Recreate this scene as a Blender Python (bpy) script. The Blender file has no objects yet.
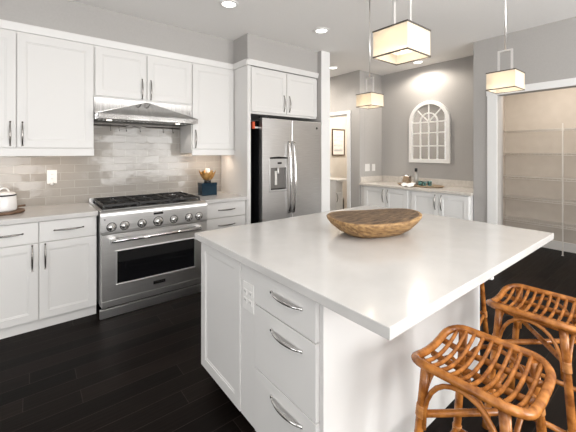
import bpy, bmesh, math, random
from mathutils import Vector, Matrix
random.seed(7)
PI = math.pi
sc = bpy.context.scene
col = sc.collection

# ------------------------------------------------------------------ camera
cam_d = bpy.data.cameras.new('camera')
cam = bpy.data.objects.new('camera', cam_d); col.objects.link(cam)
cam.location = (0, 0, 1.4184)
cam.rotation_euler = (PI/2, 0, math.radians(51.40 - 90))
cam_d.sensor_width = 36; cam_d.lens = 323.05/576*36
cam_d.shift_y = -(216 - 152.85)/576
cam_d.clip_start = 0.05
sc.camera = cam
# ------------------------------------------------------------------ world, light, exposure
w = bpy.data.worlds.new('daylight'); sc.world = w; w.use_nodes = True
w.node_tree.nodes['Background'].inputs[0].default_value = (0.85, 0.92, 1.0, 1)
w.node_tree.nodes['Background'].inputs[1].default_value = 1.0
vs = sc.view_settings
vs.view_transform = 'Standard'; vs.look = 'None'; vs.gamma = 1; vs.use_curve_mapping = False
vs.exposure = 0.04
sc.cycles.max_bounces = 16; sc.cycles.diffuse_bounces = 12; sc.cycles.glossy_bounces = 5
def area(name, loc, direction, sx, sy, power, color):
    d = bpy.data.lights.new(name, 'AREA'); d.shape = 'RECTANGLE'; d.size = sx; d.size_y = sy
    d.energy = power; d.color = color
    o = bpy.data.objects.new(name, d); col.objects.link(o); o.location = loc
    o.rotation_euler = Vector(direction).to_track_quat('-Z', 'Y').to_euler()
    return o
def spot(name, loc, power, color, angle=110, blend=.6, radius=.05, target=None):
    d = bpy.data.lights.new(name, 'SPOT'); d.energy = power; d.color = color
    d.spot_size = math.radians(angle); d.spot_blend = blend; d.shadow_soft_size = radius
    o = bpy.data.objects.new(name, d); col.objects.link(o); o.location = loc
    if target: o.rotation_euler = (Vector(target) - Vector(loc)).to_track_quat('-Z', 'Y').to_euler()
    return o
WARM = (1.0, .86, .70); DAY = (1.0, .985, .965)
WIN = [(-.75, 1.5), (2.35, 1.15), (3.62, 1.15)]                # rear windows: centre x, width
for i, (cx, ww) in enumerate(WIN):
    area('window_daylight', (cx, -3.42, 1.30), (0, 1, .08), ww, 1.95, (88, 80, 90)[i], DAY)
for cy in (-1.6, 1.2):
    area('window_daylight', (-2.92, cy, 1.55), (1, 0, .3), 1.5, 1.75, 25, DAY)
area('added_ceiling_uplight', (.7, -1.3, 1.70), (0, 0, 1), 2.4, 1.6, 112, (1, .985, .97))  # unseen uplight added behind the camera to brighten the ceiling; no fixture
area('pantry_ceiling_lamp_light', (5.2, 1.0, 2.72), (0, 0, -1), .3, .3, 18, (1, .89, .77))
area('hall_room_lamp_light', (4.85, 3.82, 2.72), (0, 0, -1), .3, .25, 34, (1, .93, .82))
area('hall_lamp_light', (3.8, 4.6, 2.74), (0, 0, -1), .3, .3, 26, (1, .92, .82))

# ------------------------------------------------------------------ helpers
ORG = {}
class MB:
    def __init__(s): s.bm = bmesh.new()
    def quad(s, *p):
        return s.bm.faces.new([s.bm.verts.new(q) for q in p])
    def box(s, x0, x1, y0, y1, z0, z1):
        if x0 > x1: x0, x1 = x1, x0
        if y0 > y1: y0, y1 = y1, y0
        if z0 > z1: z0, z1 = z1, z0
        v = [s.bm.verts.new(p) for p in ((x0,y0,z0),(x1,y0,z0),(x1,y1,z0),(x0,y1,z0),(x0,y0,z1),(x1,y0,z1),(x1,y1,z1),(x0,y1,z1))]
        for f in ((3,2,1,0),(4,5,6,7),(0,1,5,4),(1,2,6,5),(2,3,7,6),(3,0,4,7)):
            s.bm.faces.new([v[i] for i in f])
        return s
    def tube(s, pts, r, seg=10, closed=False, cap=True, flat=1.0, up=None):
        pts = [Vector(p) for p in pts]; n = len(pts)
        rs = r if isinstance(r, (list, tuple)) else [r]*n
        rings = []; ref = None
        for i, p in enumerate(pts):
            if closed: t = pts[(i+1) % n] - pts[i-1]
            else: t = pts[min(i+1, n-1)] - pts[max(i-1, 0)]
            t.normalize()
            if up is not None: ref = Vector(up)
            elif ref is None:
                ref = Vector((0,0,1)) if abs(t.z) < .9 else Vector((1,0,0))
            a = ref - t*ref.dot(t)
            if a.length < 1e-6: a = Vector((1,0,0)) - t*t.x
            a.normalize(); ref = a; b = t.cross(a)
            rings.append([s.bm.verts.new(p + (a*math.cos(2*PI*k/seg) + b*math.sin(2*PI*k/seg)*flat)*rs[i]) for k in range(seg)])
        m = n if closed else n-1
        for i in range(m):
            A, B = rings[i], rings[(i+1) % n]
            off = 0
            if closed and i == n-1:
                off = min(range(seg), key=lambda o: (A[0].co - B[o].co).length)
            for k in range(seg):
                s.bm.faces.new([A[k], A[(k+1) % seg], B[(k+1+off) % seg], B[(k+off) % seg]]).smooth = True
        if cap and not closed:
            s.bm.faces.new(rings[0]); s.bm.faces.new(rings[-1])
        return s
    def lathe(s, prof, c=(0,0,0), seg=32, axis='z', smooth=True, a0=0):
        rings = []
        for r, h in prof:
            ring = []
            for k in range(seg):
                a = 2*PI*k/seg + a0; u, v = r*math.cos(a), r*math.sin(a)
                p = (u, v, h) if axis == 'z' else ((u, h, v) if axis == 'y' else (h, u, v))
                ring.append(s.bm.verts.new((c[0]+p[0], c[1]+p[1], c[2]+p[2])))
            rings.append(ring)
        for A, B in zip(rings, rings[1:]):
            for k in range(seg):
                s.bm.faces.new([A[k], A[(k+1) % seg], B[(k+1) % seg], B[k]]).smooth = smooth
        s.bm.faces.new(rings[0]); s.bm.faces.new(rings[-1])
        return s
    def prism(s, poly, axis, a, b):
        def P(u, v, t): return {'x': (t,u,v), 'y': (u,t,v), 'z': (u,v,t)}[axis]
        A = [s.bm.verts.new(P(u,v,a)) for u, v in poly]; B = [s.bm.verts.new(P(u,v,b)) for u, v in poly]
        n = len(poly)
        for i in range(n): s.bm.faces.new([A[i], A[(i+1)%n], B[(i+1)%n], B[i]])
        s.bm.faces.new(A); s.bm.faces.new(B)
        return s
def link(name, mb, m, parent=None, loc=None, bevel=0, seg=2):
    """mesh given in world coordinates; origin goes to loc (or the parent's)"""
    bm = mb.bm
    bmesh.ops.recalc_face_normals(bm, faces=bm.faces)
    if parent is not None: o0 = ORG[parent.name]
    else: o0 = Vector(loc) if loc is not None else Vector((0,0,0))
    bmesh.ops.translate(bm, verts=bm.verts, vec=-o0)
    me = bpy.data.meshes.new(name); bm.to_mesh(me); bm.free()
    me.materials.append(m)
    o = bpy.data.objects.new(name, me); col.objects.link(o)
    if parent is not None: o.parent = parent
    else: o.location = o0
    ORG[o.name] = o0
    if bevel:
        b = o.modifiers.new('edge', 'BEVEL'); b.width = bevel; b.segments = seg; b.limit_method = 'ANGLE'; b.angle_limit = math.radians(40)
    return o
def thing(name, label, cat, loc, group=None):
    o = bpy.data.objects.new(name, None); col.objects.link(o); o.location = loc
    o.empty_display_size = .1; ORG[o.name] = Vector(loc)
    o['label'] = label; o['category'] = cat
    if group: o['group'] = group
    return o
def tag(o, label, cat, group=None):
    o['label'] = label; o['category'] = cat
    if group: o['group'] = group
    return o
def struct(name, mb, m, **k):
    o = link(name, mb, m, **k); o['kind'] = 'structure'; return o
def dup(root, loc, rotz=0, label=None):
    def cp(o, parent):
        c = o.copy(); col.objects.link(c)
        if parent is not None: c.parent = parent
        for ch in list(o.children): cp(ch, c)
        return c
    r = cp(root, None); r.location = loc; r.rotation_euler = (0,0,rotz)
    if label: r['label'] = label
    return r
# facing maps: (u, v, w) with w going INTO the body
def FY(y0): return lambda u, v, w: (u, y0+w, v)
def FX(x0): return lambda u, v, w: (x0+w, u, v)
def shaker(F, u0, u1, v0, v1, t=.02, rail=.058, rec=.007):
    mb = MB(); bm = mb.bm
    def ring(a, w): return [bm.verts.new(F(u0+a, v0+a, w)), bm.verts.new(F(u1-a, v0+a, w)), bm.verts.new(F(u1-a, v1-a, w)), bm.verts.new(F(u0+a, v1-a, w))]
    e = .0015
    R = [ring(0, t), ring(0, e), ring(e, 0), ring(rail, 0), ring(rail+.002, rec*.55), ring(rail+.009, rec*.6), ring(rail+.013, rec)]
    for A, B in zip(R, R[1:]):
        for k in range(4): bm.faces.new([A[k], A[(k+1)%4], B[(k+1)%4], B[k]])
    bm.faces.new(R[-1]); bm.faces.new(R[0][::-1])
    return mb
def slab(F, u0, u1, v0, v1, t=.02):
    mb = MB(); a = F(u0, v0, 0); b = F(u1, v1, t)
    return mb.box(a[0], b[0], a[1], b[1], a[2], b[2])
def pull(F, u, v, L, vert, stand=.028, r=.0048):
    """bow handle centred at u,v standing off the front"""
    pts = []; rs = []
    N = 14
    for i in range(N+1):
        q = i/N; s_ = (q-.5)*L
        wv = -stand*(math.sin(PI*q)**.55) + .002
        pts.append(F(u + (0 if vert else s_), v + (s_ if vert else 0), wv))
        rs.append(r*(.95 + .55*math.sin(PI*q)))
    mb = MB(); mb.tube(pts, rs, 8)
    for e in (-.5, .5):
        a = F(u + (0 if vert else e*L), v + (e*L if vert else 0), .0005); b = F(u + (0 if vert else e*L*.97), v + (e*L*.97 if vert else 0), -.007)
        mb.tube([a, b], [r*1.6, r*1.2], 8)
    return mb

# ------------------------------------------------------------------ materials
def mat(name, color, rough=.5, metal=0.0, spec=.5, coat=0):
    m = bpy.data.materials.new(name); m.use_nodes = True
    b = m.node_tree.nodes['Principled BSDF']
    b.inputs['Base Color'].default_value = (*color, 1); b.inputs['Roughness'].default_value = rough
    b.inputs['Metallic'].default_value = metal; b.inputs['Specular IOR Level'].default_value = spec
    b.inputs['Coat Weight'].default_value = coat
    return m
def nodes(m): return m.node_tree.nodes, m.node_tree.links, m.node_tree.nodes['Principled BSDF']
def noisy(name, c0, c1, scale=20, rough=.5, metal=0, stretch=(1,1,1), bump=0, lo=.35, hi=.65, spec=.5, detail=4, r2=None):
    m = mat(name, c0, rough, metal, spec); N, L, B = nodes(m)
    tc = N.new('ShaderNodeTexCoord'); mp = N.new('ShaderNodeMapping'); mp.inputs['Scale'].default_value = stretch
    nz = N.new('ShaderNodeTexNoise'); nz.inputs['Scale'].default_value = scale; nz.inputs['Detail'].default_value = detail
    rp = N.new('ShaderNodeValToRGB'); rp.color_ramp.elements[0].position = lo; rp.color_ramp.elements[1].position = hi
    rp.color_ramp.elements[0].color = (*c0, 1); rp.color_ramp.elements[1].color = (*c1, 1)
    L.new(tc.outputs['Object'], mp.inputs[0]); L.new(mp.outputs[0], nz.inputs[0]); L.new(nz.outputs['Fac'], rp.inputs[0]); L.new(rp.outputs[0], B.inputs['Base Color'])
    if bump:
        bp = N.new('ShaderNodeBump'); bp.inputs['Strength'].default_value = bump; bp.inputs['Distance'].default_value = .01
        L.new(nz.outputs['Fac'], bp.inputs['Height']); L.new(bp.outputs[0], B.inputs['Normal'])
    if r2 is not None:
        mr = N.new('ShaderNodeMapRange'); mr.inputs['To Min'].default_value = rough; mr.inputs['To Max'].default_value = r2
        L.new(nz.outputs['Fac'], mr.inputs[0]); L.new(mr.outputs[0], B.inputs['Roughness'])
    return m
def emit(name, color, strength):
    m = bpy.data.materials.new(name); m.use_nodes = True; N = m.node_tree.nodes; N.clear()
    e = N.new('ShaderNodeEmission'); e.inputs[0].default_value = (*color, 1); e.inputs[1].default_value = strength
    o = N.new('ShaderNodeOutputMaterial'); m.node_tree.links.new(e.outputs[0], o.inputs[0]); return m

M_wall = noisy('wall_paint', (.435,.420,.405), (.450,.435,.420), 60, .75, spec=.25, bump=.02)
M_ceil = noisy('ceiling_paint', (.885,.872,.855), (.90,.887,.87), 50, .85, spec=.2, bump=.02)
M_warmwall = noisy('cream_paint', (.62,.575,.52), (.65,.605,.55), 9, .75, spec=.25)
M_trim = mat('trim_white', (.84,.84,.83), .38)
M_cab = mat('cabinet_white', (.74,.73,.715), .36)
M_dark = mat('dark_parts_and_gap_shade', (.03,.03,.03), .7)  # own dark colour of small parts; painted shade on the refrigerator gap sheet
M_quartz = noisy('white_quartz', (.595,.583,.568), (.64,.628,.614), 7, .13, detail=9, lo=.3, hi=.7)
M_steel = noisy('brushed_steel', (.60,.595,.59), (.80,.795,.79), 6, .26, 1.0, stretch=(1,1,60), r2=.36, lo=.2, hi=.8)
M_steelh = noisy('brushed_steel_door', (.68,.67,.66), (.80,.79,.78), 6, .30, 1.0, stretch=(1,1,60), r2=.36, lo=.2, hi=.8)
M_chrome = mat('polished_steel', (.75,.74,.73), .12, 1.0)
M_nickel = mat('satin_nickel', (.33,.315,.30), .22, 1.0)
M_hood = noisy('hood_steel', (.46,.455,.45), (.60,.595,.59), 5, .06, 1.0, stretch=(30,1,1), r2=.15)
M_satin = mat('satin_steel', (.78,.77,.76), .36, 1.0)
M_iron = noisy('cast_iron', (.006,.006,.0065), (.014,.014,.014), 90, .45, bump=.05)
M_black = mat('black_enamel', (.012,.012,.013), .22)
M_glassblk = mat('oven_glass', (.006,.006,.007), .05, spec=.6)
M_plate = mat('white_plastic', (.82,.81,.79), .3)
M_wire = mat('white_wire', (.80,.78,.75), .4)
M_baffle = noisy('hood_filter_steel', (.22,.215,.21), (.32,.315,.31), 6, .35, 1.0, stretch=(60,1,1))

# floor planks run along X
M_floor = mat('espresso_oak', (.012,.009,.008), .34); N, L, B = nodes(M_floor)
tc = N.new('ShaderNodeTexCoord'); br = N.new('ShaderNodeTexBrick'); br.offset = 0
br.inputs['Scale'].default_value = 1; br.inputs['Brick Width'].default_value = 1.35; br.inputs['Row Height'].default_value = .127
br.inputs['Mortar Size'].default_value = .0016; br.inputs['Mortar Smooth'].default_value = .2
br.inputs['Color1'].default_value = (.005,.0038,.0034,1); br.inputs['Color2'].default_value = (.013,.0095,.008,1); br.inputs['Mortar'].default_value = (.036,.030,.026,1)
mp = N.new('ShaderNodeMapping'); mp.inputs['Scale'].default_value = (1.2, 22, 1)
nz = N.new('ShaderNodeTexNoise'); nz.inputs['Scale'].default_value = 3; nz.inputs['Detail'].default_value = 6
mx = N.new('ShaderNodeMixRGB'); mx.blend_type = 'MULTIPLY'; mx.inputs[0].default_value = .6
rp = N.new('ShaderNodeValToRGB'); rp.color_ramp.elements[0].position = .3; rp.color_ramp.elements[1].position = .75
rp.color_ramp.elements[0].color = (.55,.55,.55,1); rp.color_ramp.elements[1].color = (1.5,1.45,1.4,1)
fs = N.new('ShaderNodeSeparateXYZ'); L.new(tc.outputs['Object'], fs.inputs[0])
fd_ = N.new('ShaderNodeMath'); fd_.operation = 'DIVIDE'; fd_.inputs[1].default_value = .127; L.new(fs.outputs[1], fd_.inputs[0])
ff = N.new('ShaderNodeMath'); ff.operation = 'FLOOR'; L.new(fd_.outputs[0], ff.inputs[0])
fw = N.new('ShaderNodeTexWhiteNoise'); fw.noise_dimensions = '1D'; L.new(ff.outputs[0], fw.inputs['W'])
fm_ = N.new('ShaderNodeMath'); fm_.operation = 'MULTIPLY_ADD'; fm_.inputs[1].default_value = 1.35; L.new(fw.outputs['Value'], fm_.inputs[0]); L.new(fs.outputs[0], fm_.inputs[2])
fc = N.new('ShaderNodeCombineXYZ'); L.new(fm_.outputs[0], fc.inputs[0]); L.new(fs.outputs[1], fc.inputs[1])
L.new(fc.outputs[0], br.inputs[0]); L.new(tc.outputs['Object'], mp.inputs[0]); L.new(mp.outputs[0], nz.inputs[0]); L.new(nz.outputs[0], rp.inputs[0])
L.new(br.outputs['Color'], mx.inputs[1]); L.new(rp.outputs[0], mx.inputs[2]); L.new(mx.outputs[0], B.inputs['Base Color'])
bp = N.new('ShaderNodeBump'); bp.inputs['Strength'].default_value = .18; bp.inputs['Distance'].default_value = .004
L.new(nz.outputs['Fac'], bp.inputs['Height']); L.new(bp.outputs[0], B.inputs['Normal'])
mr = N.new('ShaderNodeMapRange'); mr.inputs['To Min'].default_value = .30; mr.inputs['To Max'].default_value = .52
L.new(nz.outputs['Fac'], mr.inputs[0]); L.new(mr.outputs[0], B.inputs['Roughness'])
B.inputs['Specular IOR Level'].default_value = .05

# glossy hand-made subway tile on the X-Z plane
M_tile = mat('glazed_tile', (.5,.47,.43), .11, spec=.32); N, L, B = nodes(M_tile)
tc = N.new('ShaderNodeTexCoord'); sx = N.new('ShaderNodeSeparateXYZ'); cb = N.new('ShaderNodeCombineXYZ')
L.new(tc.outputs['Object'], sx.inputs[0]); L.new(sx.outputs[0], cb.inputs[0]); L.new(sx.outputs[2], cb.inputs[1])
br = N.new('ShaderNodeTexBrick'); br.offset = .5
br.inputs['Scale'].default_value = 1; br.inputs['Brick Width'].default_value = .232; br.inputs['Row Height'].default_value = .0765
br.inputs['Mortar Size'].default_value = .0022; br.inputs['Mortar Smooth'].default_value = .1
br.inputs['Color1'].default_value = (.345,.322,.293,1); br.inputs['Color2'].default_value = (.378,.355,.326,1); br.inputs['Mortar'].default_value = (.47,.45,.42,1)
br2 = N.new('ShaderNodeTexBrick'); br2.offset = .5
for k in ('Scale','Brick Width','Row Height','Mortar Size'): br2.inputs[k].default_value = br.inputs[k].default_value
br2.inputs['Color1'].default_value = (0,0,0,1); br2.inputs['Color2'].default_value = (1,1,1,1); br2.inputs['Mortar'].default_value = (.5,.5,.5,1)
L.new(cb.outputs[0], br.inputs[0]); L.new(cb.outputs[0], br2.inputs[0]); L.new(br.outputs['Color'], B.inputs['Base Color'])
wn = N.new('ShaderNodeTexWhiteNoise'); wn.noise_dimensions = '3D'; L.new(br2.outputs['Color'], wn.inputs[0])
vm = N.new('ShaderNodeVectorMath'); vm.operation = 'SUBTRACT'; L.new(wn.outputs['Color'], vm.inputs[0]); vm.inputs[1].default_value = (.5,.5,.5)
vm2 = N.new('ShaderNodeVectorMath'); vm2.operation = 'SCALE'; vm2.inputs['Scale'].default_value = .045; L.new(vm.outputs[0], vm2.inputs[0])
nz = N.new('ShaderNodeTexNoise'); nz.inputs['Scale'].default_value = 14; L.new(cb.outputs[0], nz.inputs[0])
bp = N.new('ShaderNodeBump'); bp.inputs['Strength'].default_value = .13; bp.inputs['Distance'].default_value = .012; L.new(nz.outputs['Fac'], bp.inputs['Height'])
bp2 = N.new('ShaderNodeBump'); bp2.invert = True; bp2.inputs['Strength'].default_value = .5; bp2.inputs['Distance'].default_value = .003
L.new(br.outputs['Fac'], bp2.inputs['Height']); L.new(bp.outputs[0], bp2.inputs['Normal'])
va = N.new('ShaderNodeVectorMath'); va.operation = 'ADD'; L.new(bp2.outputs[0], va.inputs[0]); L.new(vm2.outputs[0], va.inputs[1])
vn = N.new('ShaderNodeVectorMath'); vn.operation = 'NORMALIZE'; L.new(va.outputs[0], vn.inputs[0]); L.new(vn.outputs[0], B.inputs['Normal'])

M_rattan = noisy('honey_rattan', (.21,.066,.012), (.54,.21,.048), 22, .24, stretch=(1,1,1), lo=.34, hi=.68, bump=.08)
M_rattan2 = noisy('pale_rattan_binding', (.36,.145,.040), (.54,.24,.075), 60, .4)
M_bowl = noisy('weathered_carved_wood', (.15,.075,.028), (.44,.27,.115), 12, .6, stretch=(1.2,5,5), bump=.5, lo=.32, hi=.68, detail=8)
M_bowlin = noisy('grey_worn_wood_with_shade', (.060,.036,.020), (.245,.155,.085), 13, .75, stretch=(1.2,4,4), bump=.6, lo=.32, hi=.7, detail=8)  # greyish inside wood, darkened to paint in the shade of the hollow
M_board = noisy('walnut_board', (.10,.055,.03), (.19,.11,.065), 12, .5, stretch=(1,8,1))

# ------------------------------------------------------------------ room shell
H = 2.7985
struct('floor', MB().box(-3.1, 6.2, -3.6, 6.6, -.08, 0), M_floor)
struct('ceiling', MB().box(-3.1, 6.2, -3.6, 6.6, H, H+.1), M_ceil)
struct('wall_back', MB().box(-3.0, 3.07, 3.868, 3.98, 0, H), M_wall)
struct('wall_soffit', MB().box(-3.0, 1.957, 3.52, 3.868, 2.50, H).box(1.957, 3.07, 3.20, 3.868, 2.50, H), M_wall)
struct('wall_backsplash', MB().box(-.66, 1.957, 3.858, 3.868, .90, 2.0), M_tile)
struct('wall_partition', MB().box(3.07, 3.228, 3.13, 6.5, 0, H), M_wall, bevel=.004)
struct('trim_4', MB().box(3.068, 3.230, 3.118, 3.1299, 0, H), M_trim, bevel=.003)
struct('wall_hall', MB().box(4.29, 4.42, 3.46, 3.72, 0, H).box(4.29, 4.42, 4.55, 6.5, 0, H).box(4.29, 4.42, 3.72, 4.55, 2.09, H).box(4.42, 5.0, 3.46, 3.6, 0, H), M_wall, bevel=.003)
struct('wall_alcove', MB().box(4.90, 5.0, 1.60, 3.46, 0, H), M_wall)
struct('wall_right', MB().box(4.32, 4.44, 1.44, 1.708, 0, H).box(4.44, 4.9, 1.60, 1.708, 0, H).box(4.32, 4.44, -.10, 1.44, 2.10, H).box(4.32, 4.44, -3.5, -.10, 0, H), M_wall, bevel=.003)
struct('wall_pantry', MB().box(6.03, 6.13, -.3, 2.0, 0, H).box(5.0, 6.03, 1.90, 2.0, 0, H).box(4.44, 6.03, -.3, -.2, 0, H), M_warmwall)
struct('wall_inner', MB().box(4.42, 6.13, 4.62, 4.72, 0, H).box(6.03, 6.13, 3.6, 4.62, 0, H).box(5.0, 6.03, 3.5, 3.6, 0, H), M_warmwall)
struct('wall_far', MB().box(3.228, 4.29, 6.4, 6.5, 0, H), M_wall)
# rear wall and left wall with their windows (behind the photographer)
rear = MB(); xs = -3.0
for cx, ww in WIN:
    rear.box(xs, cx-ww/2, -3.55, -3.45, 0, H); xs = cx+ww/2
    rear.box(cx-ww/2, cx+ww/2, -3.55, -3.45, 0, .30); rear.box(cx-ww/2, cx+ww/2, -3.55, -3.45, 2.30, H)
rear.box(xs, 4.32, -3.55, -3.45, 0, H)
struct('wall_rear', rear, M_wall)
left = MB(); ys = -3.45
for cy in (-1.6, 1.2):
    left.box(-3.05, -2.95, ys, cy-.75, 0, H); ys = cy+.75
    left.box(-3.05, -2.95, cy-.75, cy+.75, 0, .65); left.box(-3.05, -2.95, cy-.75, cy+.75, 2.45, H)
left.box(-3.05, -2.95, ys, 3.98, 0, H)
struct('wall_left', left, M_wall)
for i, (cx, ww) in enumerate(WIN):
    f = MB(); a, b = cx-ww/2, cx+ww/2
    for (p, q, r_, s_) in ((a, a+.05, .30, 2.30), (b-.05, b, .30, 2.30), (a+.05, b-.05, .30, .35), (a+.05, b-.05, 2.25, 2.30), (cx-.025, cx+.025, .35, 2.25)):
        f.box(p, q, -3.54, -3.46, r_, s_)
    struct('window_%d' % (i+1), f, M_trim)
# casings
def casing(name, xf, ya, yb, zt, w=.105, t=.018, depth=.12, hh=.078, jamb=True):
    mb = MB()
    mb.box(xf-t, xf, yb, yb+w, 0, zt); mb.box(xf-t, xf, ya-w, ya, 0, zt); mb.box(xf-t-.004, xf, ya-w-.008, yb+w+.008, zt, zt+hh)
    if jamb: mb.box(xf-.004, xf+depth+.004, yb-.016, yb, 0, zt); mb.box(xf-.004, xf+depth+.004, ya, ya+.016, 0, zt); mb.box(xf-.004, xf+depth+.004, ya+.016, yb-.016, zt-.016, zt)
    return struct(name, mb, M_trim, bevel=.002)
casing('trim_1', 4.32, -.10, 1.44, 2.10, jamb=False)
casing('trim_2', 4.29, 3.72, 4.55, 2.09, w=.066, depth=.13, hh=.055)
struct('baseboard_pantry', MB().box(6.012, 6.03, -.2, 1.9, 0, .13).box(5.0, 6.012, 1.885, 1.90, 0, .13), M_trim, bevel=.003)
struct('baseboard_right', MB().box(4.305, 4.32, 1.553, 1.708, 0, .13), M_trim, bevel=.003)
struct('baseboard_hall', MB().box(4.275, 4.29, 3.46, 3.66, 0, .13).box(4.275, 4.29, 4.635, 6.4, 0, .13), M_trim, bevel=.003)

# ------------------------------------------------------------------ range wall cabinets
def cab_thing(name, label, cat, box, group=None, face='y'):
    return thing(name, label, cat, ((box[0]+box[1])/2, (box[2]+box[3])/2, box[4]), group)
YB = 3.24; YU = 3.50
# base cabinet left of the range
def base_cab(x0, x1, label, doors, drawers, hx):
    t = thing('base_cabinet', label, 'cabinet', ((x0+x1)/2, 3.55, 0), 'base cabinets on the range wall')
    link('body', MB().box(x0, x1, YB+.021, 3.857, .10, .874), M_cab, t, bevel=.001)
    link('toe_kick', MB().box(x0, x1, YB+.04, YB+.055, .002, .10), M_cab, t)
    for (a, b, c, d, hh) in doors:
        dd = link('door', shaker(FY(YB), a, b, c, d), M_cab, t)
        link('handle', pull(FY(YB), hh, .588, .20, True), M_nickel, dd)
    for (a, b, c, d) in drawers:
        dd = link('drawer', slab(FY(YB), a, b, c, d), M_cab, t, bevel=.0015)
        link('handle', pull(FY(YB), (a+b)/2, (c+d)/2 if d-c < .2 else d-.08, .20, False), M_nickel, dd)
    return t
base_cab(-.345, .455, 'white two-door base cabinet with two drawers left of the range', [(-.342, .051, .092, .700, .013), (.057, .452, .092, .700, .095)],
         [(-.342, .051, .708, .870), (.057, .452, .708, .870)], 0)
base_cab(1.447, 1.955, 'white base cabinet of stacked drawers between range and refrigerator', [], [(1.475, 1.952, .708, .870), (1.475, 1.952, .41, .700), (1.475, 1.952, .092, .402)], 0)
o = link('countertop', MB().box(-.66, .462, 3.215, 3.857, .8755, .914), M_quartz, loc=(-.1, 3.5, .8755), bevel=.003)
tag(o, 'pale quartz countertop left of the range under the canister', 'countertop', 'quartz countertops')
o = link('countertop', MB().box(1.440, 1.956, 3.215, 3.857, .8755, .914), M_quartz, loc=(1.7, 3.5, .8755), bevel=.003)
tag(o, 'short pale quartz countertop between range and refrigerator panel', 'countertop', 'quartz countertops')
base_cab(-.66, -.347, 'narrow white base cabinet with one drawer at the far left', [(-.657, -.350, .092, .700, -.385)], [(-.657, -.350, .708, .870)], 0)

def upper(name, x0, x1, z0, z1, label, doors, hz, yf=YU, rail=True, group='upper cabinets on the range wall', yb=3.857, hl=.195):
    t = thing(name, label, 'cabinet', ((x0+x1)/2, (yf+yb)/2, z0), group)
    link('body', MB().box(x0, x1, yf+.021, yb, z0, z1), M_cab, t, bevel=.001)
    if rail: link('light_rail', MB().box(x0, x1, yf-.006, yf+.02, z0-.025, z0+.042), M_cab, t, bevel=.004)
    for (a, b, c, d, hh) in doors:
        dd = link('door', shaker(FY(yf), a, b, c, d), M_cab, t)
        link('handle', pull(FY(yf), hh, hz, hl, True), M_nickel, dd)
    return t
upper('upper_cabinet', -.64, .468, 1.415, 2.435, 'tall white two-door upper cabinet above the canister', [(-.635, -.092, 1.465, 2.412, -.128), (-.085, .462, 1.465, 2.412, -.05)], 1.578)
upper('upper_cabinet', .469, 1.417, 1.945, 2.435, 'short white two-door upper cabinet above the range hood', [(.478, .934, 1.962, 2.412, .893), (.944, 1.410, 1.962, 2.412, .978)], 2.068, rail=False)
upper('upper_cabinet', 1.418, 1.955, 1.415, 2.435, 'tall white single-door upper cabinet between hood and refrigerator', [(1.427, 1.946, 1.465, 2.412, 1.46)], 1.575)
upper('upper_cabinet', 2.003, 3.068, 1.88, 2.435, 'white two-door cabinet over the refrigerator', [(2.012, 2.530, 1.905, 2.412, 2.49), (2.540, 3.060, 1.905, 2.412, 2.578)], 2.035, yf=3.20, rail=False)
# crown moulding running over all uppers
prof = [(0, 2.435), (-.012, 2.435), (-.016, 2.45), (-.026, 2.49), (-.026, 2.4995), (0, 2.4995)]
c = MB()
c.prism([(3.518+a, b) for a, b in prof], 'x', -.64, 1.957)
c.prism([(3.198+a, b) for a, b in prof], 'x', 1.957-.026, 3.068)
c.prism([(1.957+a, b) for a, b in prof], 'y', 3.198-.026, 3.518)
struct('trim_3', c, M_cab)
o = link('tall_end_panel', MB().box(1.957, 2.002, 3.20, 3.857, 0, 2.434), M_cab, loc=(1.98, 3.5, 0), bevel=.002)
tag(o, 'tall white end panel standing on the left of the refrigerator', 'panel')
# under-cabinet light bars
for (x0, x1, n, e) in ((-.5, .40, 'slim light bar under the left tall upper cabinet', 1.0), (1.5, 1.9, 'slim light bar under the upper cabinet beside the refrigerator', 1.1)):
    t = thing('undercabinet_light', n, 'light', ((x0+x1)/2, 3.62, 1.402), 'light bars under the upper cabinets')
    link('housing', MB().box(x0, x1, 3.60, 3.64, 1.403, 1.4145), M_plate, t)
    link('diffuser', MB().box(x0+.01, x1-.01, 3.605, 3.635, 1.398, 1.4029), emit('led_strip', (1, .80, .60), 2.0), t)
    area('undercabinet_glow', ((x0+x1)/2, 3.62, 1.394), (0, .35, -1), x1-x0-.05, .02, e, (1, .80, .62))

# ------------------------------------------------------------------ range hood
t = thing('range_hood', 'stainless steel under-cabinet range hood with pyramid front above the range', 'range hood', (.943, 3.6, 1.735))
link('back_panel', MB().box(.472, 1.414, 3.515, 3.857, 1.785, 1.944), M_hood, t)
c = MB(); bm = c.bm
P = [bm.verts.new(p) for p in ((.486,3.36,1.7855), (1.430,3.36,1.7855), (1.412,3.514,1.80), (.474,3.514,1.80), (.943,3.512,1.938), (.486,3.36,1.780), (1.430,3.36,1.780), (1.412,3.514,1.780), (.474,3.514,1.780))]
for f in ((0,1,4), (1,2,4), (2,3,4), (3,0,4), (0,5,6,1), (1,6,7,2), (2,7,8,3), (3,8,5,0), (5,8,7,6)): bm.faces.new([P[i] for i in f])
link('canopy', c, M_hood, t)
c = MB().box(.486, 1.430, 3.36, 3.375, 1.734, 1.785)
c.box(.486, .500, 3.375, 3.52, 1.734, 1.785).box(1.416, 1.430, 3.375, 3.50, 1.734, 1.785)
c.box(.474, .486, 3.50, 3.856, 1.734, 1.785).box(1.404, 1.416, 3.50, 3.856, 1.734, 1.785)
link('lip', c, mat('lip_steel', (.62,.615,.61), .09, 1.0), t, bevel=.002)
c = MB().box(.501, 1.403, 3.376, 3.85, 1.739, 1.747)
for k in range(24):
    x = .51+k*.0368; c.box(x, x+.016, 3.56, 3.82, 1.732, 1.739)
link('filter', c, M_baffle, t)
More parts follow.
